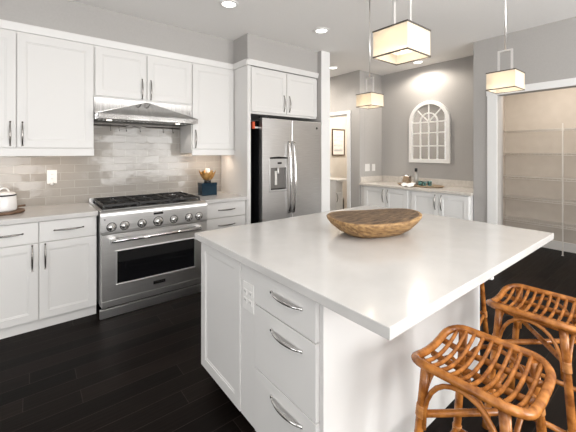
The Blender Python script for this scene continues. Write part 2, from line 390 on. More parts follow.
for x in (.60, 1.27):
    link('puck_light', MB().lathe([(.024, 1.7389), (.025, 1.733), (.022, 1.731)], (x, 3.535, 0), 20), emit('hood_bulb', (1, .93, .82), 2.5), t)
    spot('hood_lamp_light', (x, 3.535, 1.725), 1.6, (1, .93, .84), 130, .5, .025, (x+(.0), 3.56, .9))
# utensil rail with hooks
t = thing('utensil_rail', 'steel utensil rail with hooks on the tile below the hood', 'rail', (.95, 3.84, 1.70))
c = MB().tube([(.50, 3.815, 1.705), (1.40, 3.815, 1.705)], .008, 10)
link('bar', c, M_nickel, t)
link('bracket', MB().tube([(.52, 3.8575, 1.705), (.52, 3.815, 1.705)], .007, 8), M_nickel, t)
link('bracket', MB().tube([(1.38, 3.8575, 1.705), (1.38, 3.815, 1.705)], .007, 8), M_nickel, t)
for x in (.66, .74, .81, .95, 1.20, 1.31):
    pts = [(x, 3.815+.0115*math.cos(a), 1.705+.0115*math.sin(a)) for a in [PI*.95 - k*PI*1.25/8 for k in range(9)]]
    pts += [(x, 3.815-.006, 1.672)] + [(x, 3.797+.012*math.cos(a), 1.660+.012*math.sin(a)) for a in [0, -PI/3, -2*PI/3, -PI]]
    link('hook', MB().tube(pts, .0025, 6), M_iron, t)

# ------------------------------------------------------------------ outlets and switches
def outlet(F, u, v, w, h, label, kind='outlet', gangs=1, name='wall_outlet', extra=None):
    c = F(u, v, 0); t = thing(name, label, 'outlet' if kind == 'outlet' else 'switch', c)
    a, b = F(u-w/2, v-h/2, -.006), F(u+w/2, v+h/2, -.0003)
    link('plate', MB().box(a[0], b[0], a[1], b[1], a[2], b[2]), M_plate, t, bevel=.0015)
    for g in range(gangs):
        uc = u + (g-(gangs-1)/2)*.046
        if kind == 'outlet':
            for dv in (-.021, .021):
                a, b = F(uc-.016, v+dv-.014, -.009), F(uc+.016, v+dv+.014, -.006)
                r = link('receptacle', MB().box(a[0], b[0], a[1], b[1], a[2], b[2]), M_plate, t, bevel=.002)
                s_ = MB()
                for du in (-.007, .005):
                    a, b = F(uc+du, v+dv-.003, -.0095), F(uc+du+.002, v+dv+.007, -.009); s_.box(a[0], b[0], a[1], b[1], a[2], b[2])
                link('slots', s_, M_dark, r)
        else:
            a, b = F(uc-.016, v-.033, -.0095), F(uc+.016, v+.033, -.006)
            link('rocker', MB().box(a[0], b[0], a[1], b[1], a[2], b[2]), M_plate, t, bevel=.002)
    return t
t = outlet(FY(3.858), .165, 1.188, .078, .13, 'white wall outlet on the backsplash right of the canister')
link('plug', MB().lathe([(.004, 0), (.012, .004), (.012, .02), (.008, .03)], (.165, 3.845, 1.108), 14), M_plate, t)
outlet(FY(3.46), 4.49, 1.168, .125, .125, 'white double switch plate left of the pair beside the alcove', 'switch', 2, 'light_switch')
outlet(FY(3.46), 4.662, 1.165, .085, .120, 'narrower single switch plate nearest the alcove corner', 'switch', 1, 'light_switch')

# ------------------------------------------------------------------ range
RX0, RX1, RF = .467, 1.432, 3.134
t = thing('gas_range', 'wide stainless steel gas range with seven knobs under the hood', 'range', (.95, 3.5, 0))
link('body', MB().box(RX0+.004, RX1-.004, RF+.045, 3.85, .09, .905), M_steel, t, bevel=.002)
# control panel with rounded top rail
poly = [(RF+.046, .722), (RF, .722), (RF-.002, .74), (RF-.002, .876), (RF+.002, .895), (RF+.012, .908), (RF+.07, .914), (RF+.07, .904)]
link('control_panel', MB().prism(poly, 'x', RX0, RX1), M_steel, t)
link('cooktop', MB().box(RX0, RX1, RF+.0705, 3.852, .9055, .916), M_steel, t, bevel=.002)
link('spill_tray', MB().box(RX0+.025, RX1-.025, RF+.10, 3.80, .9162, .920), M_black, t)
link('back_trim', MB().box(RX0, RX1, 3.815, 3.852, .9162, .955), M_steel, t, bevel=.003)
for i in range(3):                                            # three cast iron grates
    gw = (RX1-RX0-.06)/3; a = RX0+.03+i*gw+.004; b = a+gw-.008; c = MB(); zt = .958
    y0, y1 = RF+.105, 3.795
    for xx in (a, b-.012): c.box(xx, xx+.012, y0, y1, zt-.018, zt)
    for yy in (y0, (y0+y1)/2-.006, y1-.012): c.box(a+.012, b-.012, yy, yy+.012, zt-.018, zt)
    for yc in ((y0*3+y1)/4, (y0+3*y1)/4):
        xc = (a+b)/2
        for an in range(8):
            d = Vector((math.cos(an*PI/4), math.sin(an*PI/4), 0)); lim = min((b-a)/2/max(abs(d.x), .01), (y1-y0)/4/max(abs(d.y), .01))-.004
            c.tube([Vector((xc, yc, zt-.007))+d*.035, Vector((xc, yc, zt-.007))+d*lim], .0065, 6)
    for xx in (a, b-.012):
        for yy in (y0, y1-.012): c.box(xx, xx+.012, yy, yy+.012, .9201, zt-.018)
    link('grate', c, M_iron, t)
    for yc in ((y0*3+y1)/4, (y0+3*y1)/4):
        link('burner', MB().lathe([(.052, .9201), (.052, .930), (.040, .932), (.040, .940), (.034, .944)], ((a+b)/2, yc, 0), 24), M_iron, t)
for x in (.550, .653, .798, .942, 1.088, 1.237, 1.341):
    big = abs(x-.942) < .01; r = .036 if big else .031
    k = link('knob', MB().lathe([(r*1.12, RF+.002), (r*1.12, RF-.008), (r*.92, RF-.010), (r*.86, RF-.030), (r*.80, RF-.036), (r*.3, RF-.037)], (x, 0, .777), 28, 'y'), M_chrome, t)
    link('grip', MB().box(x-.006, x+.006, RF-.047, RF-.0365, .777-r*.8, .777+r*.8), M_chrome, k, bevel=.002)
    link('bezel', MB().lathe([(r*1.28, RF+.003), (r*1.28, RF-.004), (r*1.13, RF-.0045)], (x, 0, .777), 28, 'y'), M_black, k)
link('display', MB().box(.90, .985, RF-.003, RF+.02, .842, .862), M_glassblk, t)
for x in (.875, 1.01): link('indicator', MB().box(x-.010, x+.010, RF-.001, RF+.02, .850, .855), M_dark, t)
link('emblem', MB().lathe([(.010, RF+.004), (.010, RF-.001), (.007, RF-.002)], (.498, 0, .845), 16, 'y'), M_dark, t)
# oven door
dz0, dz1 = .150, .715; wx0, wx1, wz0, wz1 = .582, 1.305, .266, .570
dF = RF-.006
door = MB()
door.box(RX0+.008, wx0, dF, RF+.044, dz0, dz1).box(wx1, RX1-.008, dF, RF+.044, dz0, dz1)
door.box(wx0, wx1, dF, RF+.044, wz1, dz1).box(wx0, wx1, dF, RF+.044, dz0, wz0)
door = link('oven_door', door, M_steelh, t)
c = MB()
for (a, b, e, f) in ((wx0, wx1, wz0, wz0+.012), (wx0, wx1, wz1-.012, wz1), (wx0, wx0+.012, wz0+.012, wz1-.012), (wx1-.012, wx1, wz0+.012, wz1-.012)):
    c.box(a, b, dF-.008, RF+.02, e, f)
link('window_frame', c, M_satin, door, bevel=.004)
link('window', MB().box(wx0+.012, wx1-.012, dF+.006, RF+.03, wz0+.012, wz1-.012), M_glassblk, door)
c = MB().tube([(.535, dF-.058, .664), (1.335, dF-.058, .664)], .0165, 16)
link('handle', c, M_chrome, door)
for x in (.552, 1.318):
    link('handle_bracket', MB().box(x-.022, x+.022, dF-.062, dF, .640, .688), M_steel, door, bevel=.004)
bd = link('badge', MB().box(.895, 1.005, dF-.004, dF+.001, .196, .226), M_black, door, bevel=.001)
link('badge_plate', MB().box(.905, .995, dF-.0055, dF-.004, .205, .217), M_nickel, bd)
link('lower_trim', MB().box(RX0+.008, RX1-.008, RF-.006, RF+.044, .092, .146), M_steelh, t, bevel=.002)
link('kick_panel', MB().box(RX0-.006, RX1+.006, RF-.010, RF+.02, .004, .080), M_steel, t, bevel=.002)
for x in (RX0+.05, RX1-.05):
    for y in (RF+.10, 3.78): link('leg', MB().lathe([(.022, 0), (.022, .02), (.016, .022), (.016, .0895)], (x, y, 0), 14), M_steel, t)

# ------------------------------------------------------------------ refrigerator
FF = 3.105
t = thing('refrigerator', 'stainless side-by-side refrigerator with water dispenser', 'refrigerator', (2.55, 3.45, 0))
link('body', MB().box(2.108, 3.05, FF+.075, 3.84, .03, 1.80), M_black, t, bevel=.004)
link('toe_grille', MB().box(2.118, 3.04, FF+.05, FF+.074, .01, .10), M_black, t)
dx0, dx1, pz0, pz1 = 2.196, 2.470, .950, 1.36
c = MB()
a, b = 2.098, 2.530
c.box(a, dx0, FF, FF+.07, .11, 1.825).box(dx1, b, FF, FF+.07, .11, 1.825).box(dx0, dx1, FF, FF+.07, pz1, 1.825).box(dx0, dx1, FF, FF+.07, .11, pz0)
bmesh.ops.remove_doubles(c.bm, verts=c.bm.verts, dist=1e-5)
fd = link('freezer_door', c, M_steel, t)
fr = link('fresh_food_door', MB().box(2.540, 3.056, FF, FF+.07, .11, 1.825), M_steel, t, bevel=.01)
for d_, x, sgn in ((fd, 2.486, -1), (fr, 2.556, 1)):
    pts = []; N_ = 16
    for i in range(N_+1):
        q = i/N_; pts.append((x, FF-.012-.045*math.sin(PI*q)**.6, .68+q*.88))
    hnd = MB().tube(pts, .0155, 12, flat=.75)
    hnd.tube([(x, FF+.004, .70), (x, FF-.03, .70)], .012, 8).tube([(x, FF+.004, 1.54), (x, FF-.03, 1.54)], .012, 8)
    link('handle', hnd, M_chrome, d_)
dsp = link('dispenser', MB().box(dx0+.001, dx1-.001, FF-.006, FF+.05, 1.24, pz1-.001).box(dx0+.001, dx0+.02, FF-.006, FF+.05, pz0+.001, 1.24).box(dx1-.02, dx1-.001, FF-.006, FF+.05, pz0+.001, 1.24).box(dx0+.02, dx1-.02, FF-.006, FF+.05, pz0+.001, pz0+.03), noisy('grey_dispenser', (.50,.49,.48), (.56,.55,.54), 5, .35, .6), fd, bevel=.003)
link('recess', MB().box(dx0+.02, dx1-.02, FF+.045, FF+.055, pz0+.03, 1.24), mat('recess_grey', (.20,.19,.18), .35, .5), fd)
link('dispenser_cap', MB().lathe([(.135, 0), (.135, .008), (.12, .014)], (0,0,0), 4, a0=PI/4) if False else MB().prism([(dx0+.004, pz1-.012), (dx1-.004, pz1-.012), (dx1-.01, pz1+.006), ((dx0+dx1)/2, pz1+.014), (dx0+.01, pz1+.006)], 'y', FF-.010, FF-.0005), M_black, fd)
link('dispenser_display', MB().box(2.315, 2.375, FF-.008, FF-.005, 1.285, 1.305), M_glassblk, fd)
link('dispenser_spout', MB().tube([(2.34, FF+.02, 1.24), (2.34, FF+.02, 1.19), (2.34, FF+.012, 1.17)], .011, 10), M_plate, fd)
link('dispenser_paddle', MB().box(2.30, 2.335, FF+.03, FF+.04, 1.03, 1.20), mat('clear_paddle', (.72,.70,.66), .2), fd, bevel=.003)
link('drip_tray', MB().box(dx0+.025, dx1-.025, FF-.002, FF+.044, pz0+.0305, pz0+.04), M_black, fd)
link('emblem', MB().lathe([(.015, FF+.001), (.015, FF-.003), (.011, FF-.004)], (2.965, 0, 1.742), 20, 'y'), M_dark, fr)
hg = link('hinge_cover', MB().box(2.115, 2.20, FF+.01, FF+.10, 1.8255, 1.85), M_black, t, bevel=.004)
tg = link('warning_tag', MB().box(2.016, 2.036, FF+.06, FF+.095, 1.70, 1.78), mat('orange_red', (.72,.10,.03), .5), t)
tg['label'] = 'orange red tag in the dark gap'
link('valve', MB().tube([(2.036, FF+.085, 1.715), (2.1075, FF+.085, 1.715)], .011, 10), M_plate, t)
link('gap_shade_sheet', MB().box(2.0035, 2.0155, FF+.14, 3.80, .01, 1.86), M_dark, t)  # dark sheet added to paint the shade in the gap beside the body

# ------------------------------------------------------------------ things on the range-wall counter
CT = .9142
t = thing('round_board', 'round dark wooden board under the white canister', 'board', (-.16, 3.585, CT))
link('plate', MB().lathe([(.10, CT), (.130, CT+.002), (.138, CT+.012), (.135, CT+.022), (.126, CT+.024)], (-.17, 3.575, 0), 40), M_board, t)
link('handle', MB().tube([(-.115, 3.665, CT+.020), (-.08, 3.70, CT+.034), (-.035, 3.725, CT+.036)], [.010, .010, .009], 10), M_board, t)
t = thing('canister', 'white enamel canister with dark rim and loop lid on the round board', 'canister', (-.172, 3.572, CT+.0245))
z0 = CT+.0245
link('body', MB().lathe([(.078, z0), (.086, z0+.004), (.088, z0+.02), (.082, z0+.118), (.080, z0+.122)], (-.172, 3.572, 0), 40), mat('white_enamel', (.84,.83,.82), .15), t)
link('rim', MB().lathe([(.079, z0+.1222), (.083, z0+.124), (.083, z0+.131), (.079, z0+.133)], (-.172, 3.572, 0), 40), M_black, t)
ld = link('lid', MB().lathe([(.080, z0+.1332), (.080, z0+.138), (.066, z0+.150), (.02, z0+.156)], (-.172, 3.572, 0), 40), bpy.data.materials['white_enamel'], t)
link('lid_handle', MB().tube([(-.172+.032*math.cos(a), 3.572+.012*math.cos(a), z0+.152+.034*math.sin(a)**1.0) for a in [PI*k/12 for k in range(13)]], .0065, 8), bpy.data.materials['white_enamel'], ld)
# blue box with gold lotus
M_blue = noisy('blue_lacquer', (.003,.018,.034), (.006,.030,.052), 7, .10, spec=.25)
bx, by = 1.665, 3.635
t = thing('lacquered_box', 'dark blue square box on the counter right of the range', 'box', (bx, by, CT))
link('body', MB().box(bx-.095, bx+.095, by-.06, by+.06, CT, CT+.118), M_blue, t, bevel=.003)
link('lid', MB().box(bx-.097, bx+.097, by-.062, by+.062, CT+.1185, CT+.148), M_blue, t, bevel=.003)
zb = CT+.1485
t = thing('lotus_candle_holder', 'gold lotus candle holder with white candle on the blue box', 'candle holder', (bx, by, zb))
link('base', MB().lathe([(.040, zb), (.042, zb+.004), (.040, zb+.022), (.030, zb+.026)], (bx, by, 0), 28), M_black, t)
M_gold = noisy('brushed_gold', (.66,.36,.11), (.82,.52,.20), 30, .4, .7)
for k in range(12):
    a = 2*PI*k/12; rr = .95 if k % 2 else 1.0; c = MB(); bm = c.bm; rows = []
    for i in range(7):
        q = i/6; rad = .020+.080*q*rr; hgt = zb+.027+.118*q**1.4*(1.0 if k % 2 else .86); wd = .036*math.sin(PI*(.12+.88*q*.999))**.7+.0005
        row = []
        for sgn in (-1, 0, 1):
            ctr = Vector((bx+rad*math.cos(a), by+rad*math.sin(a), hgt)); tn = Vector((-math.sin(a), math.cos(a), 0))
            row.append(ctr + tn*wd*sgn + (Vector((-math.cos(a), -math.sin(a), 0))*-.004 if sgn == 0 else Vector((0,0,0))))
        rows.append([(bm.verts.new(p), bm.verts.new(p+Vector((math.cos(a)*-.002, math.sin(a)*-.002, .002)))) for p in row])
    for A, B_ in zip(rows, rows[1:]):
        for j in range(2):
            for s_ in (0, 1): bm.faces.new([A[j][s_], A[j+1][s_], B_[j+1][s_], B_[j][s_]]).smooth = True
    link('petal', c, M_gold, t)
link('candle', MB().lathe([(.027, zb+.0265), (.027, zb+.165), (.022, zb+.168)], (bx, by, 0), 24), mat('candle_wax', (.90,.86,.78), .4), t)

# ------------------------------------------------------------------ island
IX0, IX1, IY0, IY1 = .809, 2.571, .543, 1.958
o = link('island_countertop', MB().box(IX0, IX1, IY0, IY1, .876, .915), M_quartz, loc=(1.69, 1.25, .876), bevel=.003)
tag(o, 'large pale quartz countertop of the island under the wooden bowl', 'countertop')
t = thing('kitchen_island', 'white kitchen island base with drawers and a shaker door', 'island', (1.55, 1.4, 0))
BX0, BX1, BY0, BY1 = .84, 2.262, .862, 1.930
link('body', MB().box(BX0+.021, BX1, BY0, BY1, .09, .8755), M_cab, t, bevel=.001)
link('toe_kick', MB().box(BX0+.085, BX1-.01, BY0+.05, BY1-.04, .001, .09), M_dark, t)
link('end_trim', MB().box(BX1-.03, BX1+.004, BY0-.006, BY0+.0, .001, .8755), M_trim, t)
link('front_panel', MB().box(BX0+.012, BX1-.031, BY0-.006, BY0-.0001, .001, .8755), M_cab, t)
d = link('door', shaker(FX(BX0), 1.447, 1.928, .092, .872), M_cab, t)
link('filler_panel', MB().box(BX0+.004, BX0+.0209, 1.312, 1.444, .09, .8755), M_cab, t, bevel=.001)
for (a, b, hz) in ((.700, .872, .800), (.398, .694, .632), (.092, .392, .335)):
    d = link('drawer', slab(FX(BX0), .885, 1.307, a, b), M_cab, t, bevel=.0015)
    link('handle', pull(FX(BX0), 1.066, hz,   .205, False, stand=.027, r=.0050), M_chrome, d)
c = outlet(FX(BX0+.004), 1.366, .708, .098, .135, 'four-socket white outlet plate on the island beside the drawers', 'outlet', 2)
for x in (1.60,):
    o = link('support_bracket', MB().box(x-.012, x+.012, .552, .8555, .858, .8755).box(x-.012, x+.012, .845, .8555, .70, .858), M_trim, t)

# dough bowl
t0 = Vector((1.693, 1.246, .9153)); ax = math.atan2(-.256, .598)
def bowl_ring(a, b, z, n=72, wob=0, lift=0):
    pts = []
    for k in range(n):
        th = 2*PI*k/n; cx, sy = math.cos(th), math.sin(th)
        e = 2/2.6
        x = a*math.copysign(abs(cx)**e, cx); y = b*math.copysign(abs(sy)**(e*1.0), sy)
        y *= 1-.15*(x/a) if a else 1                       # narrower at the right end
        zz = z + .024*max(0, x/a)**2*z/.106
        r_ = 1+wob*math.sin(3*th+1)+wob*.6*math.sin(7*th)
        pts.append((x*r_, y*r_, zz))
    return pts
def bowl_mesh(rows):
    mb = MB(); bm = mb.bm; R_ = []
    for row in rows:
        R_.append([bm.verts.new(t0 + Vector((p[0]*math.cos(ax)-p[1]*math.sin(ax), p[0]*math.sin(ax)+p[1]*math.cos(ax), p[2]))) for p in row])
    n = len(R_[0])
    for A, B_ in zip(R_, R_[1:]):
        for k in range(n): bm.faces.new([A[k], A[(k+1)%n], B_[(k+1)%n], B_[k]]).smooth = True
    bm.faces.new(R_[0]); bm.faces.new(R_[-1])
    return mb
t = thing('dough_bowl', 'long carved wooden dough bowl on the island countertop', 'bowl', t0)
AL, BW, BH = .294, .220, .106
outer = [bowl_ring(.150, .095, .0), bowl_ring(.180, .118, .003), bowl_ring(.232, .158, .028, wob=.004), bowl_ring(.276, .194, .066, wob=.005), bowl_ring(AL-.004, BW-.004, BH-.018, wob=.005), bowl_ring(AL, BW, BH-.006, wob=.005), bowl_ring(AL-.005, BW-.005, BH, wob=.005), bowl_ring(AL-.022, BW-.020, BH-.001, wob=.005)]
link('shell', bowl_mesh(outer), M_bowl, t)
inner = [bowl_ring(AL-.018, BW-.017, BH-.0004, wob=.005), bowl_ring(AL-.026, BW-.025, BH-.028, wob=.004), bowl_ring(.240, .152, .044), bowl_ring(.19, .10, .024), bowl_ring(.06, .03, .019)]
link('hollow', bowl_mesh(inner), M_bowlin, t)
bpy.data.objects['shell'].data.materials[0] = M_bowl

# ------------------------------------------------------------------ rattan stools
def make_stool():
    t = thing('rattan_stool', '', 'stool', (0,0,0), 'rattan counter stools around the island')
    A, Bv, R = .187, .188, .074                                   # half length (x), half width (y)
    def hz(x, y): return .640 - .038*(1-min(1, abs(y)/Bv)**2)
    loop = []
    for qx, qy, a0 in ((1,1,0), (-1,1,PI/2), (-1,-1,PI), (1,-1,1.5*PI)):
        for k in range(7):
            a = a0 + k/6*PI/2
            loop.append((qx*(A-R)+R*math.cos(a), qy*(Bv-R)+R*math.sin(a)))
        n2 = {0: (-1,1), PI/2: (-1,-1), PI: (1,-1), 1.5*PI: (1,1)}[a0]
        a_end = a0+PI/2; p = (qx*(A-R)+R*math.cos(a_end), qy*(Bv-R)+R*math.sin(a_end)); q = (n2[0]*(A-R)+R*math.cos(a_end), n2[1]*(Bv-R)+R*math.sin(a_end))
        for k in range(1, 6): loop.append((p[0]+(q[0]-p[0])*k/6, p[1]+(q[1]-p[1])*k/6))
    ring = [(x, y, hz(x, y)) for x, y in loop]
    link('seat_frame', MB().tube(ring, .0152, 12, closed=True), M_rattan, t)
    for i in range(10):                                            # slats across the short way
        x = -.150+i*.300/9; yl = Bv if abs(x) < A-R else Bv-R+math.sqrt(max(0, R*R-(abs(x)-(A-R))**2))
        pts = [(x, (k/12*2-1)*yl,   .643 - .050*(1-((k/12*2-1)*yl/Bv)**2)) for k in range(13)]
        link('slat', MB().tube(pts, .0077, 8), M_rattan, t)
    for y in (-.100, 0, .100):                                     # rails below the slats
        z_ =   .643 - .050*(1-(y/Bv)**2) - .0195
        link('seat_rail', MB().tube([((k/8*2-1)*(A-.004), y, z_ + .010*abs(k/8*2-1)**6) for k in range(9)], .0128, 8), M_rattan, t)
    legs = []
    for sx_ in (-1, 1):
        for sy_ in (-1, 1):
            top = Vector((sx_*.125, sy_*.166, .632)); bot = Vector((sx_*.178, sy_*.205, .0)); legs.append((sx_, sy_, top, bot))
            pts = [bot.lerp(top, k/6) for k in range(7)]
            lg = link('leg', MB().tube(pts, [.0175,.0165,.016,.0165,.016,.0165,.018], 12), M_rattan, t)
            d_ = (top-bot).normalized()
            for zc in (.46, .17):
                p = bot.lerp(top, zc/.632)
                link('binding', MB().tube([p+d_*(k*.0045-.0225) for k in range(11)], [.0178 if k % 2 == 0 else .0196 for k in range(11)], 12), M_rattan2, lg)
    def P(s, z):
        for sx_, sy_, tp, bt in legs:
            if (sx_, sy_) == s: return bt.lerp(tp, z/.632)
    link('cross_stretcher', MB().tube([P((-1,-1), .445), P((1,1), .445)], .0125, 10), M_rattan, t)
    link('cross_stretcher', MB().tube([P((-1,1), .47), P((1,-1), .47)], .0125, 10), M_rattan, t)
    for a, b in (((-1,-1),(1,-1)), ((1,-1),(1,1)), ((1,1),(-1,1)), ((-1,1),(-1,-1))):
        link('stretcher', MB().tube([P(a, .17), P(b, .17)], .0120, 10), M_rattan, t)
        pa, pb = P(a, .40), P(b, .40); pts = []
        for k in range(15):
            th = PI*k/14; q = .5-.5*math.cos(th); p = pa.lerp(pb, .06+.88*q); p.z = .40+(.195 if a[0] == b[0] else .212)*math.sin(th)**.75*(.86 if a[0] == b[0] else 1); pts.append(p)
        link('arch', MB().tube(pts, .0085, 8), M_rattan, t)
    return t
st = make_stool()
st.location = (1.320, .497, 0); st.rotation_euler = (0, 0, -1.545)
st['label'] = 'honey rattan counter stool nearest the camera, in front of the white island panel'
dup(st, (2.051, .496, 0), -1.545, 'honey rattan counter stool at the right edge, second along the island')
dup(st, (2.56, 1.17, 0), .18, 'rattan stool mostly hidden beneath the far end of the island countertop')

# ------------------------------------------------------------------ pendants
M_shade = bpy.data.materials.new('sheer_cream_fabric'); M_shade.use_nodes = True
N, L = M_shade.node_tree.nodes, M_shade.node_tree.links; N.clear()
tr = N.new('ShaderNodeBsdfTranslucent'); tr.inputs[0].default_value = (.95,.88,.76,1)
df = N.new('ShaderNodeBsdfDiffuse'); df.inputs[0].default_value = (.90,.85,.76,1)
ms = N.new('ShaderNodeMixShader'); ms.inputs[0].default_value = .42
tp = N.new('ShaderNodeBsdfTransparent'); ms2 = N.new('ShaderNodeMixShader'); ms2.inputs[0].default_value = .24
out = N.new('ShaderNodeOutputMaterial')
L.new(tr.outputs[0], ms.inputs[1]); L.new(df.outputs[0], ms.inputs[2]); L.new(ms.outputs[0], ms2.inputs[1]); L.new(tp.outputs[0], ms2.inputs[2]); L.new(ms2.outputs[0], out.inputs[0])
M_pend = mat('pendant_nickel', (.82,.80,.78), .3, 1.0)
M_rim = mat('dark_nickel_rim', (.10,.09,.08), .4, .7)
def make_pendant():
    t = thing('pendant_light', '', 'pendant light', (0,0,0), 'square fabric pendants over the island')
    # origin at bottom centre of the shade
    w_, l_, h_ = .0865, .080, .1125; th = .002
    def shell(w, l, z0, z1):
        c = MB(); c.box(-w, w, -l, -l+th, z0, z1).box(-w, w, l-th, l, z0, z1).box(-w, -w+th, -l+th, l-th, z0, z1).box(w-th, w, -l+th, l-th, z0, z1); return c
    link('shade', shell(w_, l_, .003, h_-.003), M_shade, t)
    link('inner_shade', shell(w_*.62, l_*.62, .030, h_-.004), M_shade, t)
    link('shade_rim', shell(w_+.0022, l_+.0022, -.001, .0055), M_rim, t)
    c = shell(w_+.0022, l_+.0022, h_-.0055, h_+.001)
    c.box(-w_, w_, -.003, .003, h_-.003, h_-.0005)
    link('top_rim', c, M_rim, t)
    link('bulb', MB().lathe([(.004, .030), (.018, .042), (.022, .060), (.016, .078), (.010, .090)], (0,0,0), 18), emit('warm_bulb', (1, .86, .66), 14), t)
    link('socket', MB().lathe([(.011, .0905), (.011, h_+.010), (.007, h_+.014)], (0,0,0), 14), M_pend, t)
    y_ = .037
    c = MB().box(-.0055, .0055, -y_-.0055, -y_+.0055, h_+.0001, h_+.148).box(-.0055, .0055, y_-.0055, y_+.0055, h_+.0001, h_+.148)
    c.box(-.0055, .0055, -y_+.0055, y_-.0055, h_+.138, h_+.148).box(-.0055, .0055, -y_+.0055, y_-.0055, h_+.0001, h_+.008)
    link('yoke', c, M_pend, t)
    zr = H-1.82
    link('rod', MB().tube([(0,0,h_+.1482), (0,0,zr-.018)], .0055, 10), M_pend, t)
    link('canopy', MB().box(-.04, .04, -.04, .04, zr-.018, zr-.0005), M_pend, t, bevel=.003)
    return t
pl = make_pendant()
PEND = [((1.224, .766, 1.82), 'nearest and largest-looking square fabric pendant, top centre of the view'),
        ((2.336, 1.773, 1.82), 'farthest square fabric pendant, hanging left of the arched mirror'),
        ((2.389, .752, 1.82), 'square fabric pendant hanging before the pantry doorway corner')]
for i, (p, lab) in enumerate(PEND):
    if i == 0: pl.location = p; pl['label'] = lab
    else: dup(pl, p, 0, lab)
    d_ = bpy.data.lights.new('pendant_bulb_light', 'POINT'); d_.energy = .38; d_.color = (1, .89, .75); d_.shadow_soft_size = .03
    lo = bpy.data.objects.new('pendant_bulb_light', d_); col.objects.link(lo); lo.location = (p[0], p[1], p[2]+.022)

# ------------------------------------------------------------------ recessed lights
M_lens = emit('downlight_lens', (1, .97, .92), 5)
dl = thing('recessed_downlight', '', 'downlight', (0,0,H), 'recessed ceiling downlights')
link('ring', MB().lathe([(.088, H-.0005), (.086, H-.008), (.066, H-.012), (.062, H-.004), (.062, H-.0006)], (0,0,0), 32), M_plate, dl)
link('lens', MB().lathe([(.061, H-.0008), (.061, H-.004), (.04, H-.006)], (0,0,0), 28), M_lens, dl)
DL = [((1.437, 2.675), 'round ceiling downlight above the upper cabinets at top of view'), ((2.563, 2.607), 'round ceiling downlight in front of the cabinet over the refrigerator'),
      ((3.826, 3.628), 'round ceiling downlight in the hall past the partition'), ((4.60, 2.60), 'round ceiling downlight in the alcove above the arched mirror'), ((.30, 2.68), 'round ceiling downlight above the left tall cabinets')]
for i, ((x, y), lab) in enumerate(DL):
    if i == 0: dl.location = (x, y, H); dl['label'] = lab
    else: dup(dl, (x, y, H), 0, lab)
    spot('downlight_beam', (x, y, H-.02), {0: 1.0, 1: 2.5, 2: 44, 3: 48, 4: .8}[i], (1, .93, .84) if i != 3 else (1, .91, .80), 130 if i != 3 else 165, .8 if i != 3 else .45, .06, (x, y, 0))

# ------------------------------------------------------------------ alcove
AX = 4.285
def alc_cab(y0, y1, ym, label):
    t = thing('alcove_cabinet', label, 'cabinet', (4.58, (y0+y1)/2, 0), 'white alcove base cabinets')
    link('body', MB().box(AX+.021, 4.898, y0, y1, .10, .884), M_trim, t, bevel=.001)
    link('toe_kick', MB().box(AX+.06, AX+.075, y0, y1, .001, .10), M_trim, t)
    for (a, b, hy) in ((y0+.03, ym-.003, ym-.042), (ym+.003, y1-.03, ym+.042)):
        d_ = link('door', shaker(FX(AX), a, b, .115, .868), M_trim, t)
        link('handle', pull(FX(AX), hy, .752, .195, True), M_nickel, d_)
    return t
alc_cab(2.556, 3.390, 2.958, 'white two-door alcove cabinet on the left, nearer the switches')
alc_cab(1.716, 2.553, 2.135, 'white two-door alcove cabinet on the right, nearer the pantry')
o = link('filler_strip', MB().box(AX+.03, 4.33, 3.392, 3.458, .0, .884), M_cab, loc=(4.3, 3.44, 0)); tag(o, 'narrow white filler strip left of the alcove cabinets', 'filler')
t = thing('alcove_countertop', 'beige stone countertop in the alcove below the arched mirror', 'countertop', (4.57, 2.6, .8845))
M_stone = noisy('beige_stone', (.62,.58,.53), (.70,.66,.61), 30, .22)
link('top', MB().box(4.262, 4.898, 1.710, 3.458, .8845, .920), M_stone, t, bevel=.003)
link('back_splash', MB().box(4.880, 4.898, 1.710, 3.458, .9202, 1.018), M_stone, t, bevel=.002)
link('side_splash', MB().box(4.30, 4.8799, 3.440, 3.458, .9202, 1.018), M_stone, t, bevel=.002)

# arched mirror
t = thing('arched_mirror', 'white arched window-pane mirror on the alcove wall', 'mirror', (4.898, 2.58, 1.262))
yc, hw, zb_, zs = 2.58, .332, 1.262, 1.905
def arch(rin, rout, x0, x1, z_low=None, n=28):
    mb = MB(); bm = mb.bm; A_ = []
    for k in range(n+1):
        a = PI*k/n
        A_.append(((yc+rin*math.cos(a), zs+rin*math.sin(a)), (yc+rout*math.cos(a), zs+rout*math.sin(a))))
    if z_low is not None:
        A_ = [((yc+rin, z_low), (yc+rout, z_low))] + A_ + [((yc-rin, z_low), (yc-rout, z_low))]
    V = [[bm.verts.new((x, *p)) for x in (x0, x1) for p in pr] for pr in A_]
    for P_, Q_ in zip(V, V[1:]):
        for i, j in ((0,1), (1,3), (3,2), (2,0)): bm.faces.new([P_[i], P_[j], Q_[j], Q_[i]])
    bm.faces.new([V[0][i] for i in (0,1,3,2)]); bm.faces.new([V[-1][i] for i in (0,1,3,2)])
    return mb
fm = arch(hw-.058, hw, 4.862, 4.898, zb_+.06)
fm.box(4.862, 4.898, yc-hw, yc+hw, zb_, zb_+.06)
M_frame = mat('frame_white', (.88,.87,.85), .4)
link('frame', fm, M_frame, t, bevel=.003)
gl = MB(); poly = [(yc-(hw-.05), zb_+.05), (yc+(hw-.05), zb_+.05)] + [(yc+(hw-.05)*math.cos(PI*k/24), zs+(hw-.05)*math.sin(PI*k/24)) for k in range(25)]
gl.prism(poly, 'x', 4.884, 4.892)
link('glass', gl, mat('mirror_glass', (.80,.80,.80), .04, 1.0), t)
mu = MB(); ri = hw-.058; x0, x1 = 4.872, 4.8835
